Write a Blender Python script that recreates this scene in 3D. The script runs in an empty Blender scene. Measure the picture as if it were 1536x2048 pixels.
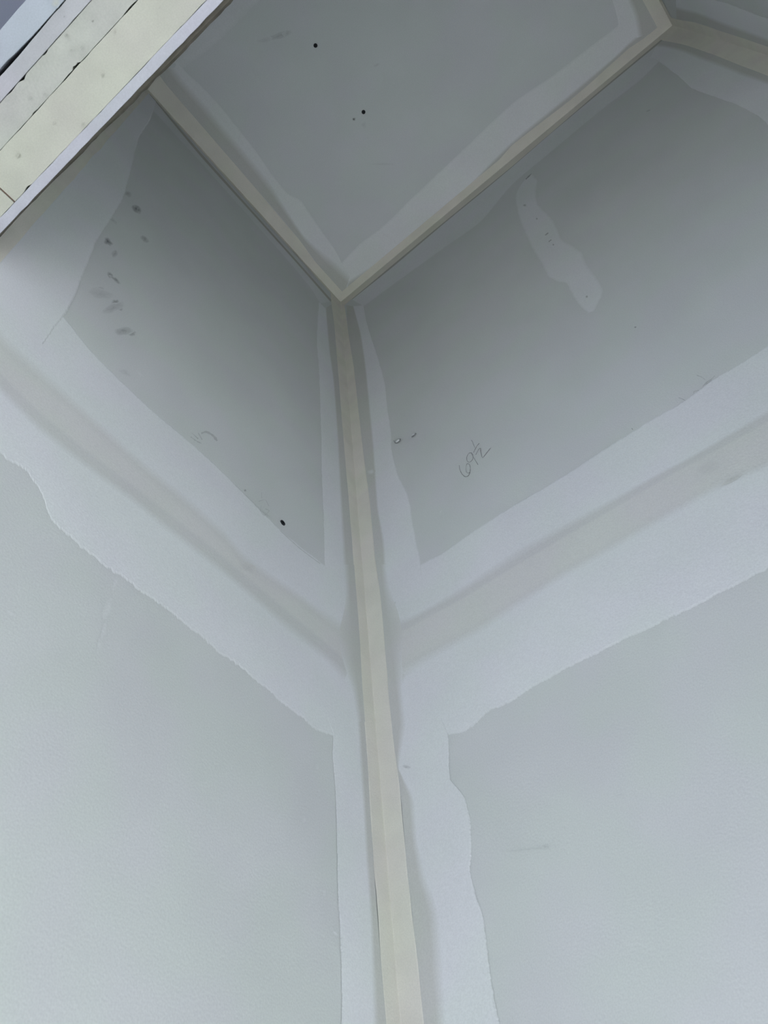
import bpy, math, random
from mathutils import Vector, Matrix, noise

random.seed(7)
scene = bpy.context.scene
col = scene.collection

# ------------------------------------------------------------------ camera
CAM = Vector((0.46199, -0.62452, 1.16484))
R = ((0.77132408, 0.63228403, -0.07263659),
     (0.55042616, -0.60542281, 0.57488631),
     (0.31951558, -0.48340473, -0.81500286))
F = 1702.04
cd = bpy.data.cameras.new('camera')
cd.sensor_fit = 'VERTICAL'
cd.sensor_height = 36.0
cd.lens = F / 2048 * 36.0
cd.clip_start = 0.02
cam = bpy.data.objects.new('camera', cd)
m3 = Matrix(R).transposed()
cam.matrix_world = Matrix.Translation(CAM) @ m3.to_4x4()
col.objects.link(cam)
scene.camera = cam

# ------------------------------------------------------------------ light
world = bpy.data.worlds.new('sky')
scene.world = world
world.use_nodes = True
wn = world.node_tree.nodes['Background']
wn.inputs[0].default_value = (0.62, 0.76, 1.0, 1)
wn.inputs[1].default_value = 0.25


RY0_ = -2.6        # far wall of that room


def area(name, loc, aim, sx, sy, power, colr):
    l = bpy.data.lights.new(name, 'AREA')
    l.shape = 'RECTANGLE'
    l.size, l.size_y = sx, sy
    l.energy = power
    l.color = colr
    o = bpy.data.objects.new(name, l)
    o.location = loc
    o.rotation_euler = (Vector(aim) - Vector(loc)).to_track_quat('-Z', 'Y').to_euler()
    col.objects.link(o)
    return o


# daylight area lamp, added just inside the made-up glass door
area('door_fill', (0.75, RY0_ + 0.06, 1.10), (0.75, 0, 1.10), 3.3, 2.0, 1.2, (0.93, 0.97, 1.0))
sun = bpy.data.lights.new('sun', 'SUN')
sun.energy = 10.0
sun.angle = 0.01
sun.color = (0.945, 0.965, 1.0)
so = bpy.data.objects.new('sun', sun)
so.rotation_euler = Vector((0.34, 0.80, -0.46)).to_track_quat('-Z', 'Y').to_euler()
so.location = (1.5, -8, 7)
col.objects.link(so)

vs = scene.view_settings
vs.view_transform = 'Standard'
vs.look = 'None'
vs.gamma = 1.0
vs.use_curve_mapping = False
vs.exposure = 1.45

# ------------------------------------------------------------------ sizes
W = 0.918          # closet width  (left wall x=0, right wall x=W)
D = 0.6245         # closet depth  (back wall y=0, front wall inner face y=-D)
H = 3.15           # ceiling height
ZJ = 1.93          # drywall joint: one sheet (1.22 m) below the ceiling
ZH = 2.085         # underside of the doorway header
YO = -0.757        # room face of the front wall
RX0, RX1, RY0 = -1.6, 3.1, RY0_    # room in front of the closet

# ------------------------------------------------------------------ materials


def mat(name, base, rough=0.9, var=0.03, scale=9.0, bump=0.0, bscale=400.0, attr=False, detail=1.0):
    m = bpy.data.materials.new(name)
    m.use_nodes = True
    nt = m.node_tree
    n, l = nt.nodes, nt.links
    b = n['Principled BSDF']
    b.inputs['Roughness'].default_value = rough
    b.inputs['Specular IOR Level'].default_value = 0.25 if rough < 0.8 else 0.0
    tc = n.new('ShaderNodeTexCoord')
    nz = n.new('ShaderNodeTexNoise')
    nz.inputs['Scale'].default_value = scale
    nz.inputs['Detail'].default_value = detail
    l.new(tc.outputs['Object'], nz.inputs['Vector'])
    mr = n.new('ShaderNodeMapRange')
    mr.inputs['From Min'].default_value = 0.3
    mr.inputs['From Max'].default_value = 0.7
    mr.inputs['To Min'].default_value = 1 - var
    mr.inputs['To Max'].default_value = 1 + var
    l.new(nz.outputs['Fac'], mr.inputs['Value'])
    # fine fibre speckle
    nf = n.new('ShaderNodeTexNoise')
    nf.inputs['Scale'].default_value = 700
    nf.inputs['Detail'].default_value = 0
    l.new(tc.outputs['Object'], nf.inputs['Vector'])
    mf = n.new('ShaderNodeMapRange')
    mf.inputs['To Min'].default_value = 0.94
    mf.inputs['To Max'].default_value = 1.06
    l.new(nf.outputs['Fac'], mf.inputs['Value'])
    mu = n.new('ShaderNodeMath')
    mu.operation = 'MULTIPLY'
    l.new(mr.outputs[0], mu.inputs[0])
    l.new(mf.outputs[0], mu.inputs[1])
    vm = n.new('ShaderNodeVectorMath')
    vm.operation = 'SCALE'
    l.new(mu.outputs[0], vm.inputs['Scale'])
    if attr:
        at = n.new('ShaderNodeAttribute')
        at.attribute_name = 'Col'
        l.new(at.outputs['Color'], vm.inputs[0])
    else:
        vm.inputs[0].default_value = base
    # faint greenish / lilac mottling of the surface
    nh = n.new('ShaderNodeTexNoise')
    nh.inputs['Scale'].default_value = 11
    nh.inputs['Detail'].default_value = 1
    l.new(tc.outputs['Object'], nh.inputs['Vector'])
    cr = n.new('ShaderNodeValToRGB')
    cr.color_ramp.elements[0].position = 0.40
    cr.color_ramp.elements[0].color = (0.985, 1.0, 0.978, 1)
    cr.color_ramp.elements[1].position = 0.60
    cr.color_ramp.elements[1].color = (0.998, 0.985, 1.0, 1)
    l.new(nh.outputs['Fac'], cr.inputs['Fac'])
    vt = n.new('ShaderNodeVectorMath')
    vt.operation = 'MULTIPLY'
    l.new(vm.outputs[0], vt.inputs[0])
    l.new(cr.outputs['Color'], vt.inputs[1])
    l.new(vt.outputs[0], b.inputs['Base Color'])
    if bump:
        nb = n.new('ShaderNodeTexNoise')
        nb.inputs['Scale'].default_value = bscale
        nb.inputs['Detail'].default_value = 0
        l.new(tc.outputs['Object'], nb.inputs['Vector'])
        bp = n.new('ShaderNodeBump')
        bp.inputs['Strength'].default_value = bump
        bp.inputs['Distance'].default_value = 0.0006
        l.new(nb.outputs['Fac'], bp.inputs['Height'])
        l.new(bp.outputs['Normal'], b.inputs['Normal'])
    return m


PAPER_C = (0.69, 0.715, 0.712)
COMP_C = (0.80, 0.822, 0.838)
SKIM_C = (0.635, 0.645, 0.62)
TAPE_C = (0.80, 0.785, 0.715)
JTAPE_C = (0.735, 0.745, 0.728)
CEIL_C = (0.755, 0.785, 0.80)       # paler board on the ceiling
M_paperc = mat('ceiling_board_paper', CEIL_C, 0.88, 0.02, 8, 0.15)
CCOMP_C = (0.86, 0.885, 0.90)       # fresh compound on the ceiling
CREASE_SHADE_C = (0.50, 0.50, 0.465)     # shadow line painted into the colour just below the ceiling tapes
M_paper = mat('drywall_paper', PAPER_C, 0.88, 0.02, 8, 0.15)
M_coat = mat('joint_compound', COMP_C, 0.88, 0.02, 8, 0.15, attr=True)
M_tape = mat('paper_tape', TAPE_C, 0.85, 0.03, 25, 0.25)
M_mark = mat('dirt_and_graphite', (0.1, 0.1, 0.1), 0.88, 0.02, 8, 0.15, attr=True)
M_gyp = mat('gypsum_core', (0.50, 0.505, 0.56), 0.9, 0.03, 40, 0.3)
M_cream = mat('cream_plank', (0.52, 0.52, 0.455), 0.75, 0.05, 28, 0.25, 300)
M_grey = mat('grey_cream_plank', (0.47, 0.475, 0.44), 0.75, 0.07, 34, 0.25, 300)
M_lilac = mat('primed_strip', (0.455, 0.455, 0.485), 0.75, 0.05, 30, 0.25, 300)
M_blue = mat('primed_casing', (0.43, 0.465, 0.525), 0.7, 0.04, 22, 0.2, 300)
M_fringe = mat('torn_brown_paper', (0.13, 0.12, 0.10), 0.95, 0.15, 90, 0.4)
M_brown = mat('brown_wood_shim', (0.20, 0.12, 0.10), 0.9, 0.1, 90)
M_screw = mat('black_phosphate_screw', (0.012, 0.013, 0.018), 0.5, 0.05, 50)
M_room = mat('primed_room_wall', (0.60, 0.61, 0.63), 0.9, 0.03, 3)
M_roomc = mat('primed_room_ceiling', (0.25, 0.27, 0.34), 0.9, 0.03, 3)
M_floor = mat('dusty_subfloor', (0.57, 0.57, 0.56), 0.9, 0.12, 6, 0.2, 60)
M_glass = bpy.data.materials.new('added_door_glass')
M_glass.use_nodes = True
_n = M_glass.node_tree.nodes
_n.clear()
_o, _mx, _tr, _gl, _fr = (_n.new(k) for k in ('ShaderNodeOutputMaterial', 'ShaderNodeMixShader', 'ShaderNodeBsdfTransparent', 'ShaderNodeBsdfGlossy', 'ShaderNodeFresnel'))
_gl.inputs['Roughness'].default_value = 0.02
M_glass.node_tree.links.new(_fr.outputs[0], _mx.inputs[0])
M_glass.node_tree.links.new(_tr.outputs[0], _mx.inputs[1])
M_glass.node_tree.links.new(_gl.outputs[0], _mx.inputs[2])
M_glass.node_tree.links.new(_mx.outputs[0], _o.inputs[0])
M_wfr = mat('white_added_door_frame', (0.75, 0.75, 0.74), 0.5, 0.01, 8)

# ------------------------------------------------------------------ mesh helpers


def mesh_obj(name, verts, faces, m, parent=None, cols=None, smooth=False):
    me = bpy.data.meshes.new(name)
    me.from_pydata([tuple(v) for v in verts], [], faces)
    if cols:
        at = me.color_attributes.new('Col', 'FLOAT_COLOR', 'POINT')
        for i, c in enumerate(cols):
            at.data[i].color = c
    if smooth:
        me.polygons.foreach_set('use_smooth', [True] * len(me.polygons))
    me.materials.append(m)
    me.update()
    o = bpy.data.objects.new(name, me)
    col.objects.link(o)
    if parent:
        o.parent = parent
    return o


BOXF = [(0, 3, 2, 1), (4, 5, 6, 7), (0, 1, 5, 4), (1, 2, 6, 5), (2, 3, 7, 6), (3, 0, 4, 7)]


def boxv(x0, x1, y0, y1, z0, z1):
    return [(x0, y0, z0), (x1, y0, z0), (x1, y1, z0), (x0, y1, z0),
            (x0, y0, z1), (x1, y0, z1), (x1, y1, z1), (x0, y1, z1)]


def box(name, b, m, parent=None):
    return mesh_obj(name, boxv(*b), BOXF, m, parent)


def structure(name, label, cat):
    o = bpy.data.objects.new(name, None)
    col.objects.link(o)
    o['kind'] = 'structure'
    o['label'] = label
    o['category'] = cat
    return o


# surfaces of the closet: a point on the surface plus its inward normal
PL = {'L': (Vector((0, 0, 0)), Vector((1, 0, 0))),
      'B': (Vector((0, 0, 0)), Vector((0, -1, 0))),
      'R': (Vector((W, 0, 0)), Vector((-1, 0, 0))),
      'C': (Vector((0, 0, H)), Vector((0, 0, -1))),
      'D': (Vector((0, 0, ZH)), Vector((0, 0, -1)))}


def on(pl, x, y, off=0.0):
    """sight line through a point of the photograph -> where it meets that surface"""
    d = m3 @ Vector(((x - 768) / F, -(y - 1024) / F, -1.0))
    p0, n = PL[pl]
    t = (p0 - CAM).dot(n) / d.dot(n)
    p = CAM + d * t
    if pl in 'LBRC':
        if pl != 'L' and pl != 'R':
            p.x = min(max(p.x, 0), W)
        if pl != 'B':
            p.y = min(p.y, 0)
        p.z = min(p.z, H)
    return p + n * off


def dense_curve(pts):
    if len(pts) == 2:
        return [pts[0].lerp(pts[1], i / 40) for i in range(41)]
    P = [pts[0] * 2 - pts[1]] + list(pts) + [pts[-1] * 2 - pts[-2]]
    dense = []
    for i in range(1, len(P) - 2):
        a, b, c, d = P[i - 1:i + 3]
        for k in range(12):
            t = k / 12
            q = 0.5 * ((2 * b) + (c - a) * t + (2 * a - 5 * b + 4 * c - d) * t * t + (3 * b - a - 3 * c + d) * t ** 3)
            dense.append(q.lerp(b.lerp(c, t), 0.4))
    dense.append(pts[-1].copy())
    return dense


def catmull(pts, n):
    """even stations along a smooth curve"""
    dense = dense_curve(pts)
    L = [0]
    for i in range(1, len(dense)):
        L.append(L[-1] + (dense[i] - dense[i - 1]).length)
    out, j = [], 0
    for i in range(n):
        s = L[-1] * i / (n - 1)
        while j < len(L) - 2 and L[j + 1] < s:
            j += 1
        seg = max(L[j + 1] - L[j], 1e-9)
        out.append(dense[j].lerp(dense[j + 1], min(max((s - L[j]) / seg, 0), 1)))
    return out


NS = 420


def trace(pl, pts, ax, ext=None, pre=None, n=NS):
    """outline traced on a surface, in metres, as stations evenly spaced along axis ax;
    ext/pre carry it on beyond the picture to that value of the axis"""
    dense = dense_curve([on(pl, *p) for p in pts])
    mono = [dense[0]]
    sg = 1 if dense[-1][ax] > dense[0][ax] else -1
    for p in dense[1:]:
        if (p[ax] - mono[-1][ax]) * sg > 1e-6:
            mono.append(p)
    a, b = mono[0][ax], mono[-1][ax]
    out, j = [], 0
    for i in range(n):
        v = a + (b - a) * i / (n - 1)
        while j < len(mono) - 2 and (mono[j + 1][ax] - v) * sg < 0:
            j += 1
        p, q = mono[j], mono[j + 1]
        t = (v - p[ax]) / (q[ax] - p[ax])
        out.append(p.lerp(q, min(max(t, 0), 1)))
    if ext is not None:
        e = out[-1].copy()
        e[ax] = ext
        out.append(e)
    if pre is not None:
        e = out[0].copy()
        e[ax] = pre
        out.insert(0, e)
    return out


def ragged(a, b, amt):
    """uneven trowel edge: nudge outline a towards / away from outline b"""
    out = []
    for p, q in zip(a, b):
        d = q - p
        L = d.length
        if L < 1e-6:
            out.append(p)
            continue
        w = noise.noise(p * 45 + Vector((1, 3, 7))) + 0.7 * noise.noise(p * 170) + 0.75 * noise.noise(p * 430) + 0.5 * noise.noise(p * 900)
        out.append(p + d / L * (w * amt * 1.25))
    return out


def mix(a, b, t):
    return tuple(x + (y - x) * t for x, y in zip(a, b))


def inset(a, b, d):
    """move outline a towards outline b by d metres"""
    out = []
    for p, q in zip(a, b):
        v = q - p
        L = v.length
        out.append(p + (v / L * min(d, L * 0.45) if L > 1e-6 else v))
    return out


def band(name, parent, pl, rows, m=None):
    """strip of compound: rows of (outline, colour, height)"""
    nrm = PL[pl][1]
    n = len(rows[0][0])
    V, C, Fc = [], [], []
    for ln, c, h in rows:
        for i, p in enumerate(ln):
            V.append(p + nrm * h)
            cc = c(i / (n - 1)) if callable(c) else c
            C.append((cc[0], cc[1], cc[2], 1))
    for k in range(len(rows) - 1):
        for i in range(n - 1):
            a0 = k * n + i
            Fc.append((a0, a0 + 1, a0 + n + 1, a0 + n))
    return mesh_obj(name, V, Fc, m or M_coat, parent, C)


def coat(name, parent, pl, outer, inner, lay, skim=None, feather=0.0022, soft=0.008, rag=0.0012, rim=0.45, full=1.0, thin=None):
    """one compound band: ragged feathered outer edge, full coat, soft inner edge, then thin coat up to the tape"""
    outer = ragged(outer, inner, rag)
    PC = CEIL_C if pl == 'C' else PAPER_C
    CC = mix(PC, (COMP_C if pl != 'C' else CCOMP_C), full)
    TC = thin or SKIM_C
    rows = [(outer, mix(PC, CC, rim), lay * 0.5)]
    rows.append((inset(outer, inner, feather), CC, lay + 0.0001))
    rows.append((inner, CC, lay + 0.0003))
    if skim is not None:
        rows.append((inset(inner, skim, soft), TC, lay + 0.0003))
        rows.append((skim, TC, lay + 0.0002))
    return band(name, parent, pl, rows)


# ------------------------------------------------------------------ the shell of the closet
T = 0.0127
wall_left = structure('wall_left', 'left closet wall of taped grey drywall with finger smudges', 'wall')
wall_back = structure('wall_back', 'back closet wall of taped grey drywall with a pencilled number', 'wall')
wall_right = structure('wall_right', 'right closet wall of drywall past the far ceiling corner', 'wall')
ceiling = structure('ceiling', 'closet ceiling of grey drywall with two black screws', 'ceiling')
wall_front = structure('wall_front', 'drywall above and beside the closet doorway', 'wall')

box('drywall_sheet', (-T, 0, -D - 0.0095, 0, ZJ + 0.0008, H), M_paper, wall_left)
box('drywall_sheet', (-T, 0, -D - 0.0095, 0, ZJ - 1.22, ZJ - 0.0008), M_paper, wall_left)
box('drywall_sheet', (-T, 0, -D - 0.0095, 0, 0, ZJ - 1.2216), M_paper, wall_left)
box('drywall_sheet', (-T, W + T, 0, T, ZJ + 0.0008, H), M_paper, wall_back)
box('drywall_sheet', (-T, W + T, 0, T, ZJ - 1.22, ZJ - 0.0008), M_paper, wall_back)
box('drywall_sheet', (-T, W + T, 0, T, 0, ZJ - 1.2216), M_paper, wall_back)
box('drywall_sheet', (W, W + T, -D - 0.0095, 0, ZJ + 0.0008, H), M_paper, wall_right)
box('drywall_sheet', (W, W + T, -D - 0.0095, 0, ZJ - 1.22, ZJ - 0.0008), M_paper, wall_right)
box('drywall_sheet', (W, W + T, -D - 0.0095, 0, 0, ZJ - 1.2216), M_paper, wall_right)
box('drywall_sheet', (-T, W + T, -D - T, T, H, H + T), M_paperc, ceiling)

# ------------------------------------------------------------------ compound: left wall
L_out_top = trace('L', [(637, 604), (633, 683), (637, 733), (640, 800), (642, 880), (643, 950), (647, 1050), (649, 1127), (655, 1190)], 2)
L_in_top = trace('L', [(650, 617), (657, 700), (666, 767), (673, 867), (678, 983), (683, 1083), (688, 1190)], 2)
L_tape = [(662, 606), (668, 650), (672, 700), (680, 800), (687, 890), (698, 1017), (708, 1150), (717, 1267), (723, 1383),
          (732, 1500), (740, 1633), (748, 1762), (753, 1803), (760, 1919), (771, 2048)]
L_skim_top = trace('L', [(664, 608), (672, 700), (680, 800), (687, 890), (698, 1017), (711, 1190)], 2)
L_out_low = trace('L', [(655, 1440), (665, 1470), (665, 1517), (672, 1617), (674, 1717), (675, 1769), (680, 1869), (682, 2048)], 2, ext=0.0)
L_in_low = trace('L', [(694, 1345), (702, 1375), (713, 1450), (718, 1533), (724, 1617), (730, 1726), (738, 1836), (742, 1969), (743, 2048)], 2, ext=0.0)
L_skim_low = trace('L', [(722, 1345), (732, 1500), (740, 1633), (748, 1762), (760, 1919), (771, 2048)], 2, ext=0.0)
coat('joint_compound', wall_left, 'L', L_out_top, L_in_top, 0.0006, L_skim_top, soft=0.012, rag=0.0008)
coat('joint_compound', wall_left, 'L', L_out_low, L_in_low, 0.0007, L_skim_low, soft=0.012, rag=0.001)
# joint band
LJ_up_out = trace('L', [(85, 605), (127, 633), (180, 700), (240, 760), (300, 817), (360, 867), (420, 920), (490, 988), (550, 1050), (597, 1090), (648, 1129), (690, 1160)], 1, pre=-0.6)
LJ_up_in = trace('L', [(0, 660), (50, 708), (140, 790), (290, 925), (383, 1000), (450, 1062), (492, 1110), (567, 1163), (637, 1214), (700, 1250)], 1, pre=-0.6)
LJ_tp_up = trace('L', [(0, 690), (50, 735), (140, 812), (290, 945), (383, 1022), (450, 1083), (492, 1130), (567, 1180), (637, 1233), (705, 1285)], 1, pre=-0.6)
LJ_tp_low = trace('L', [(0, 752), (73, 825), (167, 903), (267, 978), (333, 1030), (433, 1108), (517, 1180), (567, 1222), (650, 1290), (712, 1345)], 1, pre=-0.6)
LJ_low_in = trace('L', [(0, 790), (73, 862), (167, 937), (267, 1010), (333, 1065), (433, 1142), (517, 1213), (567, 1258), (650, 1325), (705, 1385)], 1, pre=-0.6)
LJ_low_out = trace('L', [(0, 905), (13, 920), (50, 940), (80, 983), (100, 1037), (143, 1077), (207, 1130), (283, 1183), (370, 1250), (433, 1300), (505, 1355), (567, 1407), (633, 1460), (668, 1475), (712, 1500)], 1, pre=-0.6)
DARK_C = (0.685, 0.695, 0.69)
JS_C = (0.715, 0.725, 0.715)
LJ_up_out = ragged(LJ_up_out, LJ_up_in, 0.001)
LJ_low_out = ragged(LJ_low_out, LJ_low_in, 0.0022)
RIM = mix(PAPER_C, COMP_C, 0.45)
band('joint_compound', wall_left, 'L', [
    (LJ_up_out, RIM, 0.0002), (inset(LJ_up_out, LJ_up_in, 0.003), COMP_C, 0.0005),
    (LJ_up_in, COMP_C, 0.0008), (LJ_tp_up, JS_C, 0.0008),
    (inset(LJ_tp_up, LJ_tp_low, 0.012), JTAPE_C, 0.0009),
    (inset(LJ_tp_low, LJ_tp_up, 0.008), JTAPE_C, 0.0009), (LJ_tp_low, DARK_C, 0.0008),
    (inset(LJ_tp_low, LJ_low_in, 0.012), DARK_C, 0.0008),
    (LJ_low_in, COMP_C, 0.0009), (inset(LJ_low_out, LJ_low_in, 0.003), COMP_C, 0.0005),
    (LJ_low_out, RIM, 0.0002)])


def junction(t):
    """compound above and below, bare tape where the sheet joint runs into the corner"""
    k = min(1, max(0, 1 - abs(t - 0.5) / 0.30)) ** 0.7
    return mix(COMP_C, mix(JTAPE_C, SKIM_C, 0.25), k)


JL_out = trace('L', [(686, 1130), (690, 1200), (684, 1235), (676, 1270), (682, 1310), (692, 1345), (703, 1385), (713, 1445)], 2)
JL_mid = trace('L', [(697, 1130), (700, 1200), (702, 1235), (704, 1270), (706, 1310), (710, 1345), (716, 1385), (722, 1445)], 2)
JL_tape = trace('L', [(708, 1130), (713, 1200), (716, 1235), (719, 1270), (722, 1310), (724, 1345), (727, 1385), (731, 1445)], 2)
band('thin_coat', wall_left, 'L', [(JL_out, junction, 0.00105), (JL_mid, SKIM_C, 0.00115), (JL_tape, SKIM_C, 0.0011)])
# along the ceiling and along the doorway wall
LC_out = trace('L', [(306, 222), (400, 324), (512, 450), (570, 515), (620, 575), (640, 607)], 1)
LC_in = trace('L', [(300, 192), (400, 313), (512, 437), (590, 524), (660, 604)], 1)
LC_shade = trace('L', [(298, 186), (400, 305), (512, 431), (590, 518), (664, 602)], 1)
coat('joint_compound', wall_left, 'L', LC_out, LC_in, 0.0005, LC_shade, feather=0.004, soft=0.004, rag=0.001, full=0.5, thin=CREASE_SHADE_C)  # innermost rows coloured dark, a painted shadow under the tape
LF_out = trace('L', [(312, 205), (300, 240), (277, 277), (263, 333), (247, 393), (220, 440), (193, 483), (170, 540), (147, 600), (127, 633), (85, 690)], 2)
LF_in = trace('L', [(294, 185), (262, 228), (226, 270), (150, 352), (120, 392), (67, 450), (0, 530), (-40, 580)], 2)
LF_skim = trace('L', [(290, 182), (255, 222), (219, 262), (142, 340), (110, 378), (55, 438), (-15, 515), (-60, 570)], 2)
coat('joint_compound', wall_left, 'L', LF_out, LF_in, 0.0009, LF_skim, soft=0.02, rag=0.0008)

# ------------------------------------------------------------------ compound: back wall
B_out_top = trace('B', [(727, 611), (732, 640), (740, 667), (757, 717), (770, 767), (775, 817), (783, 867), (784, 900), (797, 950), (817, 993), (827, 1050), (837, 1100), (843, 1130), (850, 1180)], 2)
B_in_top = trace('B', [(708, 613), (723, 667), (733, 733), (740, 800), (749, 890), (752, 933), (758, 1017), (770, 1083), (775, 1167), (778, 1210)], 2)
B_skim_top = trace('B', [(693, 611), (697, 667), (708, 733), (717, 817), (727, 905), (740, 1000), (750, 1110), (763, 1210)], 2)
B_tape = [(688, 606), (694, 640), (697, 667), (708, 733), (717, 817), (727, 905), (740, 1000), (750, 1110), (763, 1200), (772, 1300),
          (778, 1383), (788, 1483), (798, 1550), (810, 1683), (817, 1762), (828, 1853), (840, 1953), (849, 2048)]
B_out_low = trace('B', [(885, 1440), (897, 1470), (898, 1517), (902, 1560), (930, 1593), (942, 1650), (943, 1717), (940, 1740), (950, 1783), (967, 1836), (980, 1936), (998, 2048)], 2, ext=0.0)
B_in_low = trace('B', [(815, 1350), (803, 1385), (813, 1450), (803, 1510), (800, 1541), (810, 1560), (830, 1600), (834, 1650), (837, 1686), (853, 1753), (877, 1819), (882, 1869), (888, 1953), (894, 2048)], 2, ext=0.0)
B_skim_low = trace('B', [(776, 1345), (779, 1383), (786, 1483), (790, 1525), (793, 1545), (796, 1560), (803, 1600), (808, 1650), (811, 1690), (817, 1762), (826, 1830), (831, 1880), (840, 1953), (849, 2048)], 2, ext=0.0)
coat('joint_compound', wall_back, 'B', B_out_top, B_in_top, 0.0006, B_skim_top, soft=0.006, rag=0.0007)
coat('joint_compound', wall_back, 'B', B_out_low, B_in_low, 0.0007, B_skim_low, soft=0.012, rag=0.001)
BJ_up_out = trace('B', [(815, 1150), (843, 1128), (883, 1107), (917, 1083), (962, 1053), (1024, 1013), (1141, 943), (1257, 867), (1371, 800), (1424, 760), (1497, 717), (1536, 690)], 0, ext=W)
BJ_up_in = trace('B', [(778, 1240), (815, 1235), (867, 1208), (917, 1178), (962, 1148), (1024, 1105), (1124, 1050), (1224, 997), (1324, 942), (1391, 907), (1536, 820)], 0, ext=W)
BJ_tp_up = trace('B', [(774, 1268), (815, 1255), (867, 1226), (917, 1200), (962, 1172), (1024, 1134), (1124, 1074), (1191, 1036), (1324, 958), (1424, 903), (1536, 840)], 0, ext=W)
BJ_tp_low = trace('B', [(780, 1350), (815, 1328), (850, 1308), (917, 1273), (962, 1248), (1024, 1206), (1124, 1144), (1174, 1115), (1324, 1028), (1441, 964), (1536, 922)], 0, ext=W)
BJ_low_in = trace('B', [(800, 1390), (822, 1350), (858, 1325), (925, 1288), (970, 1263), (1030, 1222), (1130, 1158), (1180, 1130), (1330, 1043), (1445, 978), (1536, 940)], 0, ext=W)
BJ_low_out = trace('B', [(815, 1500), (897, 1471), (930, 1463), (954, 1445), (983, 1420), (1012, 1410), (1053, 1383), (1128, 1341), (1200, 1304), (1291, 1260), (1374, 1220), (1536, 1137)], 0, ext=W)
BJ_up_out = ragged(BJ_up_out, BJ_up_in, 0.001)
BJ_low_out = ragged(BJ_low_out, BJ_low_in, 0.0014)
band('joint_compound', wall_back, 'B', [
    (BJ_up_out, RIM, 0.0002), (inset(BJ_up_out, BJ_up_in, 0.003), COMP_C, 0.0005),
    (BJ_up_in, COMP_C, 0.0008), (inset(BJ_tp_up, BJ_up_in, 0.006), DARK_C, 0.0008),
    (BJ_tp_up, DARK_C, 0.0008), (inset(BJ_tp_up, BJ_tp_low, 0.005), JTAPE_C, 0.0009),
    (inset(BJ_tp_low, BJ_tp_up, 0.01), JTAPE_C, 0.0009), (BJ_tp_low, JS_C, 0.0008),
    (BJ_low_in, COMP_C, 0.0009), (inset(BJ_low_out, BJ_low_in, 0.003), COMP_C, 0.0005),
    (BJ_low_out, RIM, 0.0002)])
JB_out = trace('B', [(772, 1130), (784, 1190), (797, 1225), (806, 1270), (804, 1310), (806, 1350), (806, 1385), (813, 1445)], 2)
JB_mid = trace('B', [(763, 1130), (769, 1195), (774, 1235), (780, 1270), (785, 1310), (790, 1350), (794, 1385), (800, 1445)], 2)
JB_tape = trace('B', [(754, 1130), (762, 1195), (766, 1235), (769, 1270), (772, 1310), (776, 1350), (778, 1385), (784, 1445)], 2)
band('thin_coat', wall_back, 'B', [(JB_out, junction, 0.00105), (JB_mid, SKIM_C, 0.00115), (JB_tape, SKIM_C, 0.0011)])
BC_out = trace('B', [(728, 613), (790, 567), (883, 500), (962, 443), (1024, 370), (1107, 300), (1191, 230), (1274, 167), (1317, 125), (1335, 105)], 0)
BC_in = trace('B', [(705, 600), (790, 532), (883, 453), (962, 388), (1024, 336), (1107, 264), (1191, 194), (1274, 125), (1317, 90), (1330, 78)], 0)
BC_shade = trace('B', [(701, 594), (790, 523), (883, 445), (962, 380), (1024, 328), (1107, 257), (1191, 187), (1274, 118), (1317, 83), (1328, 74)], 0)
coat('joint_compound', wall_back, 'B', BC_out, BC_in, 0.0005, BC_shade, feather=0.004, soft=0.004, rag=0.0006, full=0.7, thin=CREASE_SHADE_C)  # same painted shadow line below the back wall's ceiling tape
BR_out = trace('B', [(1300, 118), (1317, 123), (1357, 153), (1384, 177), (1424, 193), (1474, 210), (1517, 233), (1536, 250)], 2, ext=0.0)
BR_in = trace('B', [(1312, 95), (1335, 98), (1365, 106), (1392, 118), (1430, 132), (1480, 152), (1520, 166), (1536, 172)], 2, ext=0.0)
BR_skim = trace('B', [(1325, 82), (1340, 84), (1368, 90), (1395, 99), (1432, 112), (1482, 132), (1522, 147), (1536, 153)], 2, ext=0.0)
coat('joint_compound', wall_back, 'B', BR_out, BR_in, 0.0008, BR_skim, soft=0.015, rag=0.0008)
# loose smear of compound in the middle of the sheet
Ps_l = trace('B', [(1058, 350), (1040, 372), (1031, 393), (1036, 425), (1044, 450), (1062, 493), (1084, 527), (1097, 553), (1115, 563), (1134, 567), (1144, 587), (1161, 613), (1176, 626)], 2)
Ps_r = trace('B', [(1064, 349), (1074, 362), (1072, 385), (1076, 410), (1100, 433), (1112, 452), (1124, 480), (1145, 492), (1164, 507), (1171, 527), (1191, 553), (1206, 577), (1201, 597), (1188, 622)], 2)
Ps_l = ragged(Ps_l, Ps_r, 0.001)
Ps_r = ragged(Ps_r, Ps_l, 0.001)
SM_C = mix(PAPER_C, COMP_C, 0.75)
band('compound_smear', wall_back, 'B', [
    (Ps_l, mix(PAPER_C, COMP_C, 0.3), 0.0002), (inset(Ps_l, Ps_r, 0.004), SM_C, 0.0004),
    (inset(Ps_r, Ps_l, 0.004), SM_C, 0.0004), (Ps_r, mix(PAPER_C, COMP_C, 0.3), 0.0002)])

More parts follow.
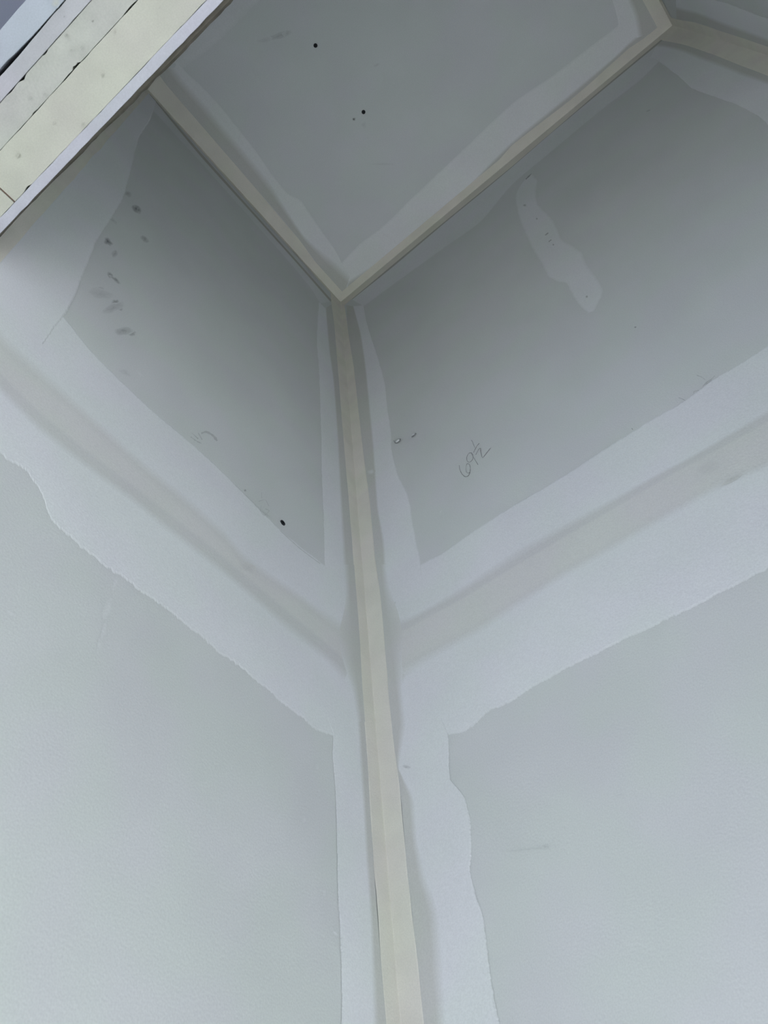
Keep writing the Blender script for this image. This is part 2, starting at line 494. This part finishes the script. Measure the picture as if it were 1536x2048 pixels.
# ------------------------------------------------------------------ compound: ceiling
CL_out = trace('C', [(355, 120), (373, 145), (406, 175), (445, 218), (513, 304), (545, 350), (575, 386), (602, 402), (637, 453), (670, 500), (685, 530)], 1)
CL_in = trace('C', [(350, 135), (367, 159), (416, 214), (455, 261), (494, 306), (540, 364), (565, 405), (610, 473), (667, 520), (700, 552)], 1)
CL_skim = trace('C', [(310, 138), (333, 170), (378, 222), (420, 271), (466, 324), (512, 377), (540, 409), (600, 481), (650, 550), (686, 597)], 1)
coat('joint_compound', ceiling, 'C', CL_out, CL_in, 0.0006, CL_skim, feather=0.005, soft=0.02, rag=0.0006, full=0.8)
CR_out = trace('C', [(682, 527), (717, 490), (767, 452), (833, 387), (912, 313), (1024, 207), (1107, 150), (1191, 85), (1224, 60), (1250, 40), (1290, 8)], 0)
CR_in = trace('C', [(697, 560), (750, 527), (800, 490), (867, 434), (935, 372), (1024, 282), (1124, 200), (1224, 117), (1257, 85), (1290, 58), (1330, 30)], 0)
CR_skim = trace('C', [(694, 586), (740, 551), (783, 515), (856, 455), (930, 390), (1024, 300), (1157, 190), (1257, 100), (1312, 64), (1322, 58), (1345, 50)], 0)
coat('joint_compound', ceiling, 'C', CR_out, CR_in, 0.0006, CR_skim, feather=0.005, soft=0.012, rag=0.0006)
CQ_out = trace('C', [(1238, 62), (1234, 33), (1224, 0), (1212, -30)], 1, ext=-0.6)
CQ_in = trace('C', [(1275, 75), (1267, 33), (1254, 0), (1240, -30)], 1, ext=-0.6)
CQ_skim = trace('C', [(1330, 60), (1318, 45), (1296, 0), (1280, -35)], 1, ext=-0.6)
coat('joint_compound', ceiling, 'C', CQ_out, CQ_in, 0.0008, CQ_skim, feather=0.005, soft=0.012, rag=0.0006, rim=1.0)
CF_out = trace('C', [(362, 140), (385, 122), (430, 88), (470, 50), (520, 0)], 0, ext=W)
CF_in = [Vector((p.x, -D, H)) for p in CF_out]
coat('joint_compound', ceiling, 'C', CF_out, CF_in, 0.0005, None, feather=0.008, rag=0.001, full=0.5)
# compound on the right wall, beside the far corner
RR_out = trace('R', [(1352, -25), (1400, -8), (1450, 5), (1490, 20), (1536, 37)], 2, ext=0.0)
RR_in = trace('R', [(1353, 12), (1395, 22), (1440, 40), (1490, 58), (1536, 75)], 2, ext=0.0)
RR_skim = trace('R', [(1354, 38), (1395, 45), (1440, 61), (1490, 77), (1536, 93)], 2, ext=0.0)
coat('joint_compound', wall_right, 'R', RR_out, RR_in, 0.0006, RR_skim, soft=0.015, rag=0.0008)

# ------------------------------------------------------------------ folded paper tape in the corners


def pts_on(pl, pts):
    return [on(pl, *p) for p in pts]


def interp(pts, ax, v):
    """distance from the corner at height/position v"""
    for a, b in zip(pts, pts[1:]):
        if (a[0] - v) * (b[0] - v) <= 0 and a[0] != b[0]:
            t = (v - a[0]) / (b[0] - a[0])
            return a[1] + (b[1] - a[1]) * t
    return pts[0][1] if abs(v - pts[0][0]) < abs(v - pts[-1][0]) else pts[-1][1]


def fold(name, parent, stations, label):
    """stations: (edge on one surface, corner point, edge on the other, n1, n2)"""
    V, Fc = [], []
    for e1, c, e2, n1, n2 in stations:
        d1 = (c - e1).normalized()
        d2 = (c - e2).normalized()
        V += [e1 + n1 * 0.0009, e1 + n1 * 0.0012 + d1 * 0.0012, c - d1 * 0.003 + n1 * 0.0013,
              c - d1 * 0.0009 - d2 * 0.0009 + n1 * 0.0006 + n2 * 0.0006,
              c - d2 * 0.003 + n2 * 0.0013, e2 + n2 * 0.0012 + d2 * 0.0012, e2 + n2 * 0.0009]
    for i in range(len(stations) - 1):
        for k in range(6):
            a = i * 7 + k
            Fc.append((a, a + 1, a + 8, a + 7))
    o = mesh_obj(name, V, Fc, M_tape, parent)
    o['label'] = label
    return o


NL, NB, NR, NC = PL['L'][1], PL['B'][1], PL['R'][1], PL['C'][1]
# vertical corner between left and back wall
lw = [(p.z, -p.y) for p in pts_on('L', L_tape)]
bw = [(p.z, p.x) for p in pts_on('B', B_tape)]
st = []
for i in range(130):
    z = H - 0.001 - (H - 0.001) * i / 129
    a = max(interp(lw, 2, z), 0.006) + 0.0006 * noise.noise(Vector((z * 60, 0, 0)))
    b = max(interp(bw, 2, z), 0.006) + 0.0006 * noise.noise(Vector((z * 60, 9, 0)))
    st.append((Vector((0, -a, z)), Vector((0, 0, z)), Vector((b, 0, z)), NL, NB))
fold('corner_tape', wall_back, st, 'cream paper tape folded into the tall corner of left and back walls')
# ceiling / left wall
ct = [(p.y, p.x) for p in pts_on('C', [(310, 138), (333, 170), (512, 377), (600, 481), (684, 598)])]
st = []
for i in range(60):
    y = -D + 0.001 + (D - 0.002) * i / 59
    b = max(interp(ct, 1, y), 0.021)
    w = 0.013 + 0.003 * noise.noise(Vector((y * 20, 2, 0)))
    st.append((Vector((0, y, H - w)), Vector((0, y, H)), Vector((b, y, H)), NL, NC))
fold('corner_tape', ceiling, st, 'cream paper tape between ceiling and left wall')
# ceiling / back wall
ct = [(p.x, -p.y) for p in pts_on('C', [(700, 583), (710, 573), (783, 513), (930, 398), (1024, 290), (1157, 187), (1257, 97), (1310, 62)])]
ct2 = [(p.x, H - p.z) for p in pts_on('B', [(705, 598), (870, 460), (1024, 334), (1191, 190), (1330, 74)])]
st = []
for i in range(80):
    x = 0.001 + (W - 0.002) * i / 79
    a = max(interp(ct, 0, x), 0.019)
    b = max(interp(ct2, 0, x), 0.004)
    st.append((Vector((x, -a, H)), Vector((x, 0, H)), Vector((x, 0, H - b)), NC, NB))
fold('corner_tape', ceiling, st, 'cream paper tape between ceiling and back wall')
# vertical corner between back and right wall
bt = [(p.z, W - p.x) for p in pts_on('B', [(1325, 82), (1368, 90), (1395, 99), (1432, 112), (1482, 132), (1536, 153)])]
rt = [(p.z, -p.y) for p in pts_on('R', [(1354, 38), (1395, 45), (1440, 61), (1490, 77), (1536, 93)])]
st = []
for i in range(60):
    z = H - 0.001 - (H - 0.001) * i / 59
    a = max(interp(bt, 2, z), 0.012)
    b = max(interp(rt, 2, z), 0.012)
    st.append((Vector((W - a, 0, z)), Vector((W, 0, z)), Vector((W, -b, z)), NB, NR))
fold('corner_tape', wall_right, st, 'dull paper tape in the far corner of back and right walls')
# ceiling / right wall
st = []
for i in range(40):
    y = -D + 0.001 + (D - 0.002) * i / 39
    st.append((Vector((W - 0.028, y, H)), Vector((W, y, H)), Vector((W, y, H - 0.02)), NC, NR))
fold('corner_tape', ceiling, st, 'cream paper tape between ceiling and right wall')
# left wall / doorway wall
st = []
for i in range(40):
    z = H - 0.001 - (H - ZH - 0.001) * i / 39
    w = 0.02 + 0.002 * noise.noise(Vector((z * 15, 5, 0)))
    st.append((Vector((0, -D + w, z)), Vector((0, -D, z)), Vector((0.02, -D, z)), NL, Vector((0, 1, 0))))
fold('corner_tape', wall_front, st, 'dull paper tape in the corner of left wall and doorway wall')

# ------------------------------------------------------------------ doorway wall and its header
XA, XB = -0.25, 1.2
YR = -0.7435
Y = [-D, -0.6343, -0.6742, -0.7007, -0.7155, -0.738]


def ragged_bar(name, parent, x0, x1, y0, y1, z0, z1, m, notch0=(), notch1=(), jit=0.0004, n=140):
    """bar along x; bottom edges slightly uneven, with chips bitten out at notch positions (x, width, depth)"""
    V, Fc = [], []
    for i in range(n):
        x = x0 + (x1 - x0) * i / (n - 1)
        a = jit * noise.noise(Vector((x * 90, y0 * 50, 1)))
        b = jit * noise.noise(Vector((x * 90, y1 * 50, 5)))
        for nx, w, dp in notch0:
            a += dp * max(0, 1 - abs(x - nx) / w) ** 0.6
        for nx, w, dp in notch1:
            b -= dp * max(0, 1 - abs(x - nx) / w) ** 0.6
        zz = z0 + 0.0003 * noise.noise(Vector((x * 30, y0 * 99, 3)))
        bv = 0.00035
        V += [(x, y0 + a, zz + bv), (x, y0 + a + bv, zz), (x, y1 + b - bv, zz), (x, y1 + b, zz + bv), (x, y1, z1), (x, y0, z1)]
    for i in range(n - 1):
        for k in range(6):
            a, b = i * 6 + k, i * 6 + (k + 1) % 6
            Fc.append((a, a + 6, b + 6, b))
    Fc.append((0, 1, 2, 3, 4, 5))
    q = (n - 1) * 6
    Fc.append((q + 5, q + 4, q + 3, q + 2, q + 1, q))
    return mesh_obj(name, V, Fc, m, parent)


def hx(px, py):
    return on('D', px, py).x


frame = bpy.data.objects.new('plank_header', None)
col.objects.link(frame)
frame.location = (W / 2, -0.68, 0)
frame['label'] = 'cream and white plank doorway header with chipped edges, upper left'
frame['category'] = 'door header'
frame['kind'] = 'thing'
off = -frame.location


def into_frame(o):
    o.parent = frame
    o.location = off
    return o


# inner drywall of the doorway wall: its cut white gypsum edge shows
s = ragged_bar('drywall_edge', wall_front, XA, XB, Y[1], Y[0], ZH, ZH + 0.05, M_gyp, jit=0.0006)
s['label'] = 'white cut gypsum edge of the inner drywall'
box('drywall_sheet', (XA, XB, -D - 0.0098, -D, ZH + 0.05, H), M_paper, wall_front)
# torn brown paper hanging off that edge
V, Fc = [], []
n = 220
for i in range(n):
    x = XA + (XB - XA) * i / (n - 1)
    w = 0.0058 + 0.0022 * noise.noise(Vector((x * 25, 0, 0))) + 0.0012 * noise.noise(Vector((x * 140, 0, 0)))
    w *= min(1, max(0.35, (x - 0.0) / 0.28))
    V += [(x, -D - 0.001, ZH + 0.004), (x, -D + w * 0.6, ZH + 0.0055), (x, -D + w, ZH + 0.009), (x, -D + 0.0002, ZH + 0.03)]
for i in range(n - 1):
    for k in range(3):
        a = i * 4 + k
        Fc.append((a, a + 4, a + 5, a + 1))
o = mesh_obj('torn_paper', V, Fc, M_fringe, wall_front)
o['label'] = 'ragged dark strip of torn drywall paper'

xj = hx(14, 391)
g = 0.0002
ch4 = [(hx(68, 226), 0.003, 0.0008), (hx(137, 147), 0.010, 0.0006), (hx(148, 134), 0.003, 0.0022), (hx(156, 128), 0.002, 0.0014), (hx(262, 18), 0.010, 0.0008)]
ch3 = [(hx(88, 105), 0.004, 0.0011), (hx(45, 158), 0.004, 0.0020), (hx(22, 183), 0.006, 0.0007)]
into_frame(ragged_bar('plank', None, xj + 0.0012, XB, Y[2] + g, Y[1] - g, ZH + 0.0004, ZH + 0.089, M_cream,
                      notch1=[(hx(52, 372), 0.005, 0.0013)], n=400))
into_frame(ragged_bar('plank', None, XA, xj - 0.0009, Y[2] + g, Y[1] - g, ZH + 0.0008, ZH + 0.089, M_cream, n=40))
into_frame(box('shim', (xj - 0.001, xj + 0.0013, Y[2], Y[1], ZH + 0.003, ZH + 0.08), M_brown))
into_frame(ragged_bar('plank', None, XA, XB, Y[3] + g, Y[2] - g, ZH + 0.0012, ZH + 0.089, M_grey, notch0=ch3, notch1=ch4, jit=0.0002, n=500))
into_frame(ragged_bar('plank', None, XA, XB, Y[4] + g, Y[3] - g, ZH + 0.0006, ZH + 0.089, M_lilac, notch0=[(hx(25, 120), 0.05, 0.001)]))
into_frame(ragged_bar('casing_board', None, XA, XB, Y[5], Y[4] - 0.0006, ZH - 0.0005, ZH + 0.2, M_blue,
                      notch1=[(hx(20, 128), 0.035, 0.0016), (hx(0, 145), 0.02, 0.0012)]))
wall_room = structure('wall_room_near', 'primed drywall around the closet doorway on the room side', 'wall')
box('drywall_sheet', (RX0, RX1, YR - T, YR, ZH + 0.2, H), M_room, wall_room)
# side jambs of the doorway, and the wall beside it
for s, x0, x1 in ((0, -0.04, -0.0), (1, W, W + 0.04)):
    into_frame(box('jamb_plank', (x0, x1, Y[4], -D - 0.0105, 0, ZH - 0.002), M_cream))
    into_frame(box('jamb_casing', (x0 - 0.05 * (1 - s), x1 + 0.05 * s, Y[5] - 0.004, Y[4] - 0.0006, 0, ZH - 0.003), M_blue))
box('drywall_sheet', (RX0, -0.06, YR - T, YR, 0, ZH + 0.1995), M_room, wall_room)
box('drywall_sheet', (W + 0.06, RX1, YR - T, YR, 0, ZH + 0.1995), M_room, wall_room)

# ------------------------------------------------------------------ the room the light comes from
floor = box('floor', (RX0, RX1, RY0, T, -0.02, 0), M_floor)
floor['kind'] = 'structure'
floor['label'] = 'dusty pale subfloor of closet and room'
floor['category'] = 'floor'
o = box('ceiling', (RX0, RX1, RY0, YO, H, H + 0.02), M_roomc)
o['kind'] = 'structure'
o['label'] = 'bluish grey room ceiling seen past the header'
o['category'] = 'ceiling'


def room_wall(name, x0, x1, y0, y1, hole, label):
    """wall with one opening for the added door; hole = (a0, a1, z0, z1) along the wall"""
    w = structure(name, label, 'wall')
    alongx = (x1 - x0) > (y1 - y0)
    a0, a1, z0, z1 = hole
    s0, s1 = (x0, x1) if alongx else (y0, y1)

    def seg(b0, b1, c0, c1):
        if alongx:
            box('drywall_sheet', (b0, b1, y0, y1, c0, c1), M_room, w)
        else:
            box('drywall_sheet', (x0, x1, b0, b1, c0, c1), M_room, w)
    if a0 is None:
        seg(s0, s1, 0, H)
        return w
    seg(s0, a0, 0, H)
    seg(a1, s1, 0, H)
    seg(a0, a1, 0, z0)
    seg(a0, a1, z1, H)
    return w


room_wall('wall_room_far', RX0, RX1, RY0 - 0.1, RY0, (-0.95, 2.45, 0.05, 2.15), 'room wall with the made-up wide glass door, behind the viewer')
room_wall('wall_room_right', RX1, RX1 + 0.1, RY0 - 0.1, YO, (None, 0, 0, 0), 'plain room wall right of the viewer')
room_wall('wall_room_left', RX0 - 0.1, RX0, RY0 - 0.1, YO, (None, 0, 0, 0), 'plain room wall left of the viewer')
w = structure('added_glass_door', 'made-up white framed sliding glass door, unseen, added to light the room', 'window')  # unseen door, made up and sized to light the closet softly
x0, x1, y0, y1, z0, z1, t = -0.95, 2.45, RY0 - 0.08, RY0 - 0.03, 0.05, 2.15, 0.06
box('added_door_frame', (x0, x1, y0, y1, z0, z0 + t), M_wfr, w)
box('added_door_frame', (x0, x1, y0, y1, z1 - t, z1), M_wfr, w)
for a in (x0, (x0 + x1 - t) / 2, x1 - t):
    box('added_door_frame', (a, a + t, y0, y1, z0 + t, z1 - t), M_wfr, w)
xm = (x0 + x1 - t) / 2
for a, b in ((x0 + t, xm), (xm + t, x1 - t)):
    box('added_door_pane', (a, b, y0 + 0.02, y0 + 0.026, z0 + t, z1 - t), M_glass, w)

# ------------------------------------------------------------------ marks on the walls
GR = (0.085, 0.09, 0.105)
LAY = [0]


def smudge(parent, pl, x, y, rx, ry, rot, alpha, c=GR, name='smudge', lay=0.00015, base=PAPER_C):
    nr, na = 5, 20
    LAY[0] += 1
    lay += LAY[0] * 0.00001
    V, C, Fc = [], [], []
    n_ = PL[pl][1]
    cr, sr = math.cos(math.radians(rot)), math.sin(math.radians(rot))
    V.append(on(pl, x, y, lay))
    C.append((*mix(base, c, alpha), 1))
    for r in range(1, nr + 1):
        f = r / nr
        for k in range(na):
            t = 2 * math.pi * k / na
            w = 1 + 0.45 * noise.noise(Vector((x * 0.37 + math.cos(t) * 1.3, y * 0.37 + math.sin(t) * 1.3, 2)))
            dx, dy = rx * f * w * math.cos(t), ry * f * w * math.sin(t)
            V.append(on(pl, x + dx * cr - dy * sr, y + dx * sr + dy * cr, lay))
            a = alpha * 1.15 * (1 - f) ** 0.65 * (0.75 + 0.5 * noise.noise(Vector((x + dx * 0.3, y + dy * 0.3, 4))))
            C.append((*mix(base, c, min(1, max(0, a)) if r < nr else 0), 1))
    for k in range(na):
        Fc.append((0, 1 + k, 1 + (k + 1) % na))
    for r in range(nr - 1):
        for k in range(na):
            a, b = 1 + r * na + k, 1 + r * na + (k + 1) % na
            Fc.append((a, a + na, b + na, b))
    return mesh_obj(name, V, Fc, M_mark, parent, C)


def pencil(name, parent, pl, strokes, w=1.1, alpha=0.75, c=GR, lay=0.0002, label=None, base=PAPER_C):
    V, C, Fc = [], [], []
    LAY[0] += 1
    lay += LAY[0] * 0.00001
    for s in strokes:
        pts = [Vector((p[0], p[1], 0)) for p in s]
        ln = catmull(pts, max(6, len(pts) * 5))
        first = len(V)
        for i, p in enumerate(ln):
            d = (ln[min(i + 1, len(ln) - 1)] - ln[max(i - 1, 0)]).normalized()
            q = Vector((-d.y, d.x, 0)) * (w * 0.5 * (0.7 + 0.5 * noise.noise(p * 0.2)))
            f = alpha * (0.8 + 0.4 * noise.noise(p * 0.11 + Vector((0, 0, 5))))
            for sgn in (-1, 1):
                e = p + q * sgn
                V.append(on(pl, e.x, e.y, lay))
                C.append((*mix(base, c, f), 1))
        for i in range(len(ln) - 1):
            a = first + 2 * i
            Fc.append((a, a + 1, a + 3, a + 2))
    o = mesh_obj(name, V, Fc, M_mark, parent, C)
    if label:
        o['label'] = label
    return o


# finger smudges on the left wall
for a in [(256, 388, 9, 6, 30, .35), (273, 418, 12, 8, 40, .75), (216, 484, 11, 7, 40, .8), (289, 478, 10, 6, 40, .5),
          (229, 507, 7, 8, 20, .4), (220, 550, 8, 5, 60, .6), (231, 560, 14, 4, 40, .6), (201, 583, 12, 9, 0, .45),
          (200, 588, 26, 11, 10, .2), (231, 606, 8, 8, 0, .7), (238, 615, 9, 6, 50, .7), (226, 616, 24, 9, -25, .3),
          (262, 666, 11, 7, 20, .6), (246, 662, 20, 9, -5, .45), (100, 618, 26, 5, 40, .25), (250, 745, 14, 6, 30, .15), (225, 440, 12, 4, 40, .2)]:
    smudge(wall_left, 'L', *a)
pencil('smudge', wall_left, 'L', [[(402, 867), (412, 864), (425, 871), (434, 882)]], 6, .30)
pencil('smudge', wall_left, 'L', [[(383, 866), (396, 878)], [(381, 874), (396, 885)], [(388, 880), (402, 887)], [(396, 866), (404, 880)]], 2.2, .30)
# pale scuffs on the left wall
WH = (0.80, 0.82, 0.83)
for a in [(214, 1218, 9, 24, 12, .55), (230, 1168, 5, 14, 14, .5), (207, 1262, 5, 20, 12, .5), (198, 1290, 5, 18, 8, .3), (22, 1228, 12, 4, 35, .7),
          (634, 1535, 4, 7, 0, .35), (608, 1640, 4, 7, 0, .5), (637, 1583, 3, 5, 0, .35), (648, 1785, 4, 9, 0, .45), (670, 1868, 8, 4, 40, .8), (278, 747, 12, 3, 40, .25)]:
    smudge(wall_left, 'L', *a, c=WH, name='pale_scuff')
pencil('pencil_mark', wall_left, 'L', [[(523, 985), (523, 997)], [(517, 1003), (530, 1000), (537, 1012)], [(522, 1012), (520, 1022), (528, 1031), (538, 1022), (530, 1018)]], 1.1, .3,
       label='faint pencil scribble half buried in compound')
smudge(wall_left, 'L', 490, 981, 3, 3, 0, .6, name='speck')
pencil('smudge', wall_left, 'L', [[(470, 970), (500, 1000), (540, 1035)], [(560, 1062), (600, 1098), (640, 1128)]], 2.0, .10)
# ceiling smudges
for a in [(560, 71, 26, 7, -18, .28), (575, 66, 10, 6, -20, .2), (753, 130, 8, 3, -25, .15), (765, 328, 28, 3, 0, .10), (530, 80, 16, 6, -10, .12), (728, 250, 6, 6, 30, .12)]:
    smudge(ceiling, 'C', *a, base=CEIL_C)
smudge(ceiling, 'C', 708, 238, 3.5, 3.2, 0, .95, (0.05, 0.05, 0.05), name='speck', base=CEIL_C)
# back wall
pencil('pencil_number', wall_back, 'B', [
    [(919, 931), (920, 939), (924, 948), (930, 953.5), (936, 953), (940, 947), (941, 936), (939, 929), (934.5, 928), (932.5, 935), (933, 944), (937, 947), (940, 945)],
    [(944, 906), (938, 907), (934, 915), (935, 923), (940, 925), (946, 919), (946, 910), (943, 906), (948, 916), (956.5, 930)],
    [(943, 881), (945, 883), (950, 896)],
    [(959, 887), (954, 893), (947.5, 905.5)],
    [(952, 910), (958, 899), (961.5, 896.5), (962, 904), (965, 915.5), (967, 915), (974, 906), (982, 896)]], 1.3, .8,
    label='pencilled number 69 1/2')
pencil('pencil_mark', wall_back, 'B', [[(1394, 751), (1404, 755), (1411, 760)], [(1406, 773), (1414, 765), (1424, 758), (1430, 752)], [(1412, 770), (1424, 761)]], 1.1, .45, label='pencil tick by the joint')
pencil('pencil_mark', wall_back, 'B', [[(1387, 784), (1398, 781)], [(1388, 785), (1388, 788)], [(1358, 796), (1366, 799), (1371, 802)]], 1.1, .45, label='pencil tick by the joint')
pencil('pencil_mark', wall_back, 'B', [[(1264, 857), (1266, 860)]], 1.6, .7)
pencil('pencil_mark', wall_back, 'B', [[(1052, 359), (1058, 353), (1063, 348)]], 3.0, .55)
pencil('pencil_mark', wall_back, 'B', [[(1091, 471), (1097, 466)], [(1098, 484), (1103, 480)]], 3.0, .4)
pencil('pale_scuff', wall_back, 'B', [[(880, 1026), (884, 1022)]], 2.2, .7, WH)
for a in [(1271, 655, 2.5, 2, 0, .7), (1174, 594, 2.5, 2.5, 0, .5), (1297, 222, 6, 2, -25, .3), (1107, 490, 2, 2, 0, .5), (1050, 411, 3, 2.5, 0, .4), (1074, 438, 2, 2, 0, .4)]:
    smudge(wall_back, 'B', *a, name='speck')
pencil('scratch', wall_back, 'B', [[(1020, 1703), (1060, 1699), (1082, 1697), (1090, 1692), (1099, 1696)]], 2.2, .10)
pencil('scratch', wall_back, 'B', [[(1232, 1592), (1252, 1588)]], 2.2, .08)
smudge(wall_back, 'B', 1092, 1694, 9, 3, -15, .18, name='scratch')
smudge(wall_back, 'B', 815, 1535, 9, 4, 15, .35, name='gouge', lay=0.0012, base=COMP_C)
smudge(wall_back, 'B', 1418, 938, 26, 14, -20, .10, name='smudge', lay=0.0010, base=JTAPE_C)
smudge(wall_back, 'B', 1465, 960, 22, 5, -28, .22, name='smudge', lay=0.0010, base=JTAPE_C)
smudge(wall_left, 'L', 495, 1138, 20, 9, 35, .12, name='smudge', lay=0.0010, base=JTAPE_C)


# ------------------------------------------------------------------ fasteners
def disc(name, parent, pl, x, y, r, m, h=0.0012, recess=True):
    """drywall screw: round bugle head with a cross slot, lying flush with the sheet"""
    c = on(pl, x, y)
    nrm = PL[pl][1]
    u = nrm.orthogonal().normalized()
    v = nrm.cross(u)
    V, Fc = [], []
    na = 20
    for rad, z in ((r, 0.0001), (r * 0.97, h), (r * 0.55, h * 1.05), (r * 0.35, h * 0.2)):
        for k in range(na):
            t = 2 * math.pi * k / na
            rr = rad
            if rad == r * 0.35:
                rr = rad * (1.0 if k % 5 == 0 else 0.45)
            V.append(c + (u * math.cos(t) + v * math.sin(t)) * rr + nrm * z)
    for q in range(3):
        for k in range(na):
            a, b = q * na + k, q * na + (k + 1) % na
            Fc.append((a, b, b + na, a + na))
    Fc.append(tuple(range(3 * na, 4 * na)))
    return mesh_obj(name, V, Fc, m, parent)


o = disc('screw_head', ceiling, 'C', 631, 91, 0.0042, M_screw)
o['label'] = 'black drywall screw head'
o = disc('screw_head', ceiling, 'C', 727, 224, 0.0042, M_screw)
o['label'] = 'black drywall screw head'
o = disc('screw_head', wall_left, 'L', 565, 1046, 0.0042, M_screw)
o['label'] = 'black drywall screw head'


def dimple(x, y, r):
    """popped fastener: raised paper blister with a torn crescent on its lower side"""
    c = on('B', x, y)
    V, Fc = [], []
    na, prof = 24, ((1.0, 0.0002), (0.85, 0.0014), (0.6, 0.0019), (0.3, 0.0021), (0.0, 0.0021))
    for f, z in prof[:-1]:
        for k in range(na):
            t = 2 * math.pi * k / na
            V.append(c + Vector((math.cos(t) * r * f, -z, math.sin(t) * r * f * 0.8)))
    V.append(c + Vector((0, -0.0021, 0)))
    for q in range(3):
        for k in range(na):
            a, b = q * na + k, q * na + (k + 1) % na
            Fc.append((a, b, b + na, a + na))
    for k in range(na):
        Fc.append((3 * na + k, 3 * na + (k + 1) % na, len(V) - 1))
    o = mesh_obj('popped_nail', V, Fc, M_coat, wall_back, [(*mix(PAPER_C, COMP_C, 0.6), 1)] * len(V), True)
    o['label'] = 'small paper blister over a popped fastener'
    return o


dimple(795, 882, 0.0045)
dimple(827, 871, 0.004)
pencil('torn_crescent', wall_back, 'B', [[(789.5, 883), (792, 887), (796, 887.5), (801, 884), (803, 879.5)]], 2.6, .7, lay=0.0021)
pencil('torn_crescent', wall_back, 'B', [[(825, 876.5), (830, 873), (834, 868.5)]], 2.8, .7, lay=0.0021)
smudge(wall_back, 'B', 744, 945, 9, 5, -25, .8, c=COMP_C, name='compound_blob', lay=0.0010, base=SKIM_C)

# specks and dirt on the planks of the header
for x, y, r, al, b in [(186, 42, 2.6, .7, 'g'), (133, 70, 3.4, .5, 'g'), (129, 33, 2.0, .4, 'l'), (163, 94, 2.5, .25, 'g'), (205, 149, 3, .3, 'c'), (166, 248, 4, .25, 'c'),
                       (108, 245, 3, .2, 'c'), (60, 195, 3, .15, 'g'), (230, 62, 2.5, .15, 'c'), (320, 16, 2.5, .2, 'c'), (90, 188, 3, .2, 'g'), (35, 310, 4, .15, 'c'), (143, 100, 2.5, .25, 'g')]:
    into_frame(smudge(None, 'D', x, y, r * 1.4, r, -40, al, c=(0.17, 0.16, 0.14), name='speck', lay=0.0002,
                      base={'g': (0.47, 0.475, 0.44), 'c': (0.52, 0.52, 0.455), 'l': (0.455, 0.455, 0.485)}[b]))
into_frame(smudge(None, 'D', 112, 6, 9, 12, 20, .8, c=(0.50, 0.50, 0.44), name='paint_drip', lay=0.0008, base=(0.43, 0.465, 0.525)))
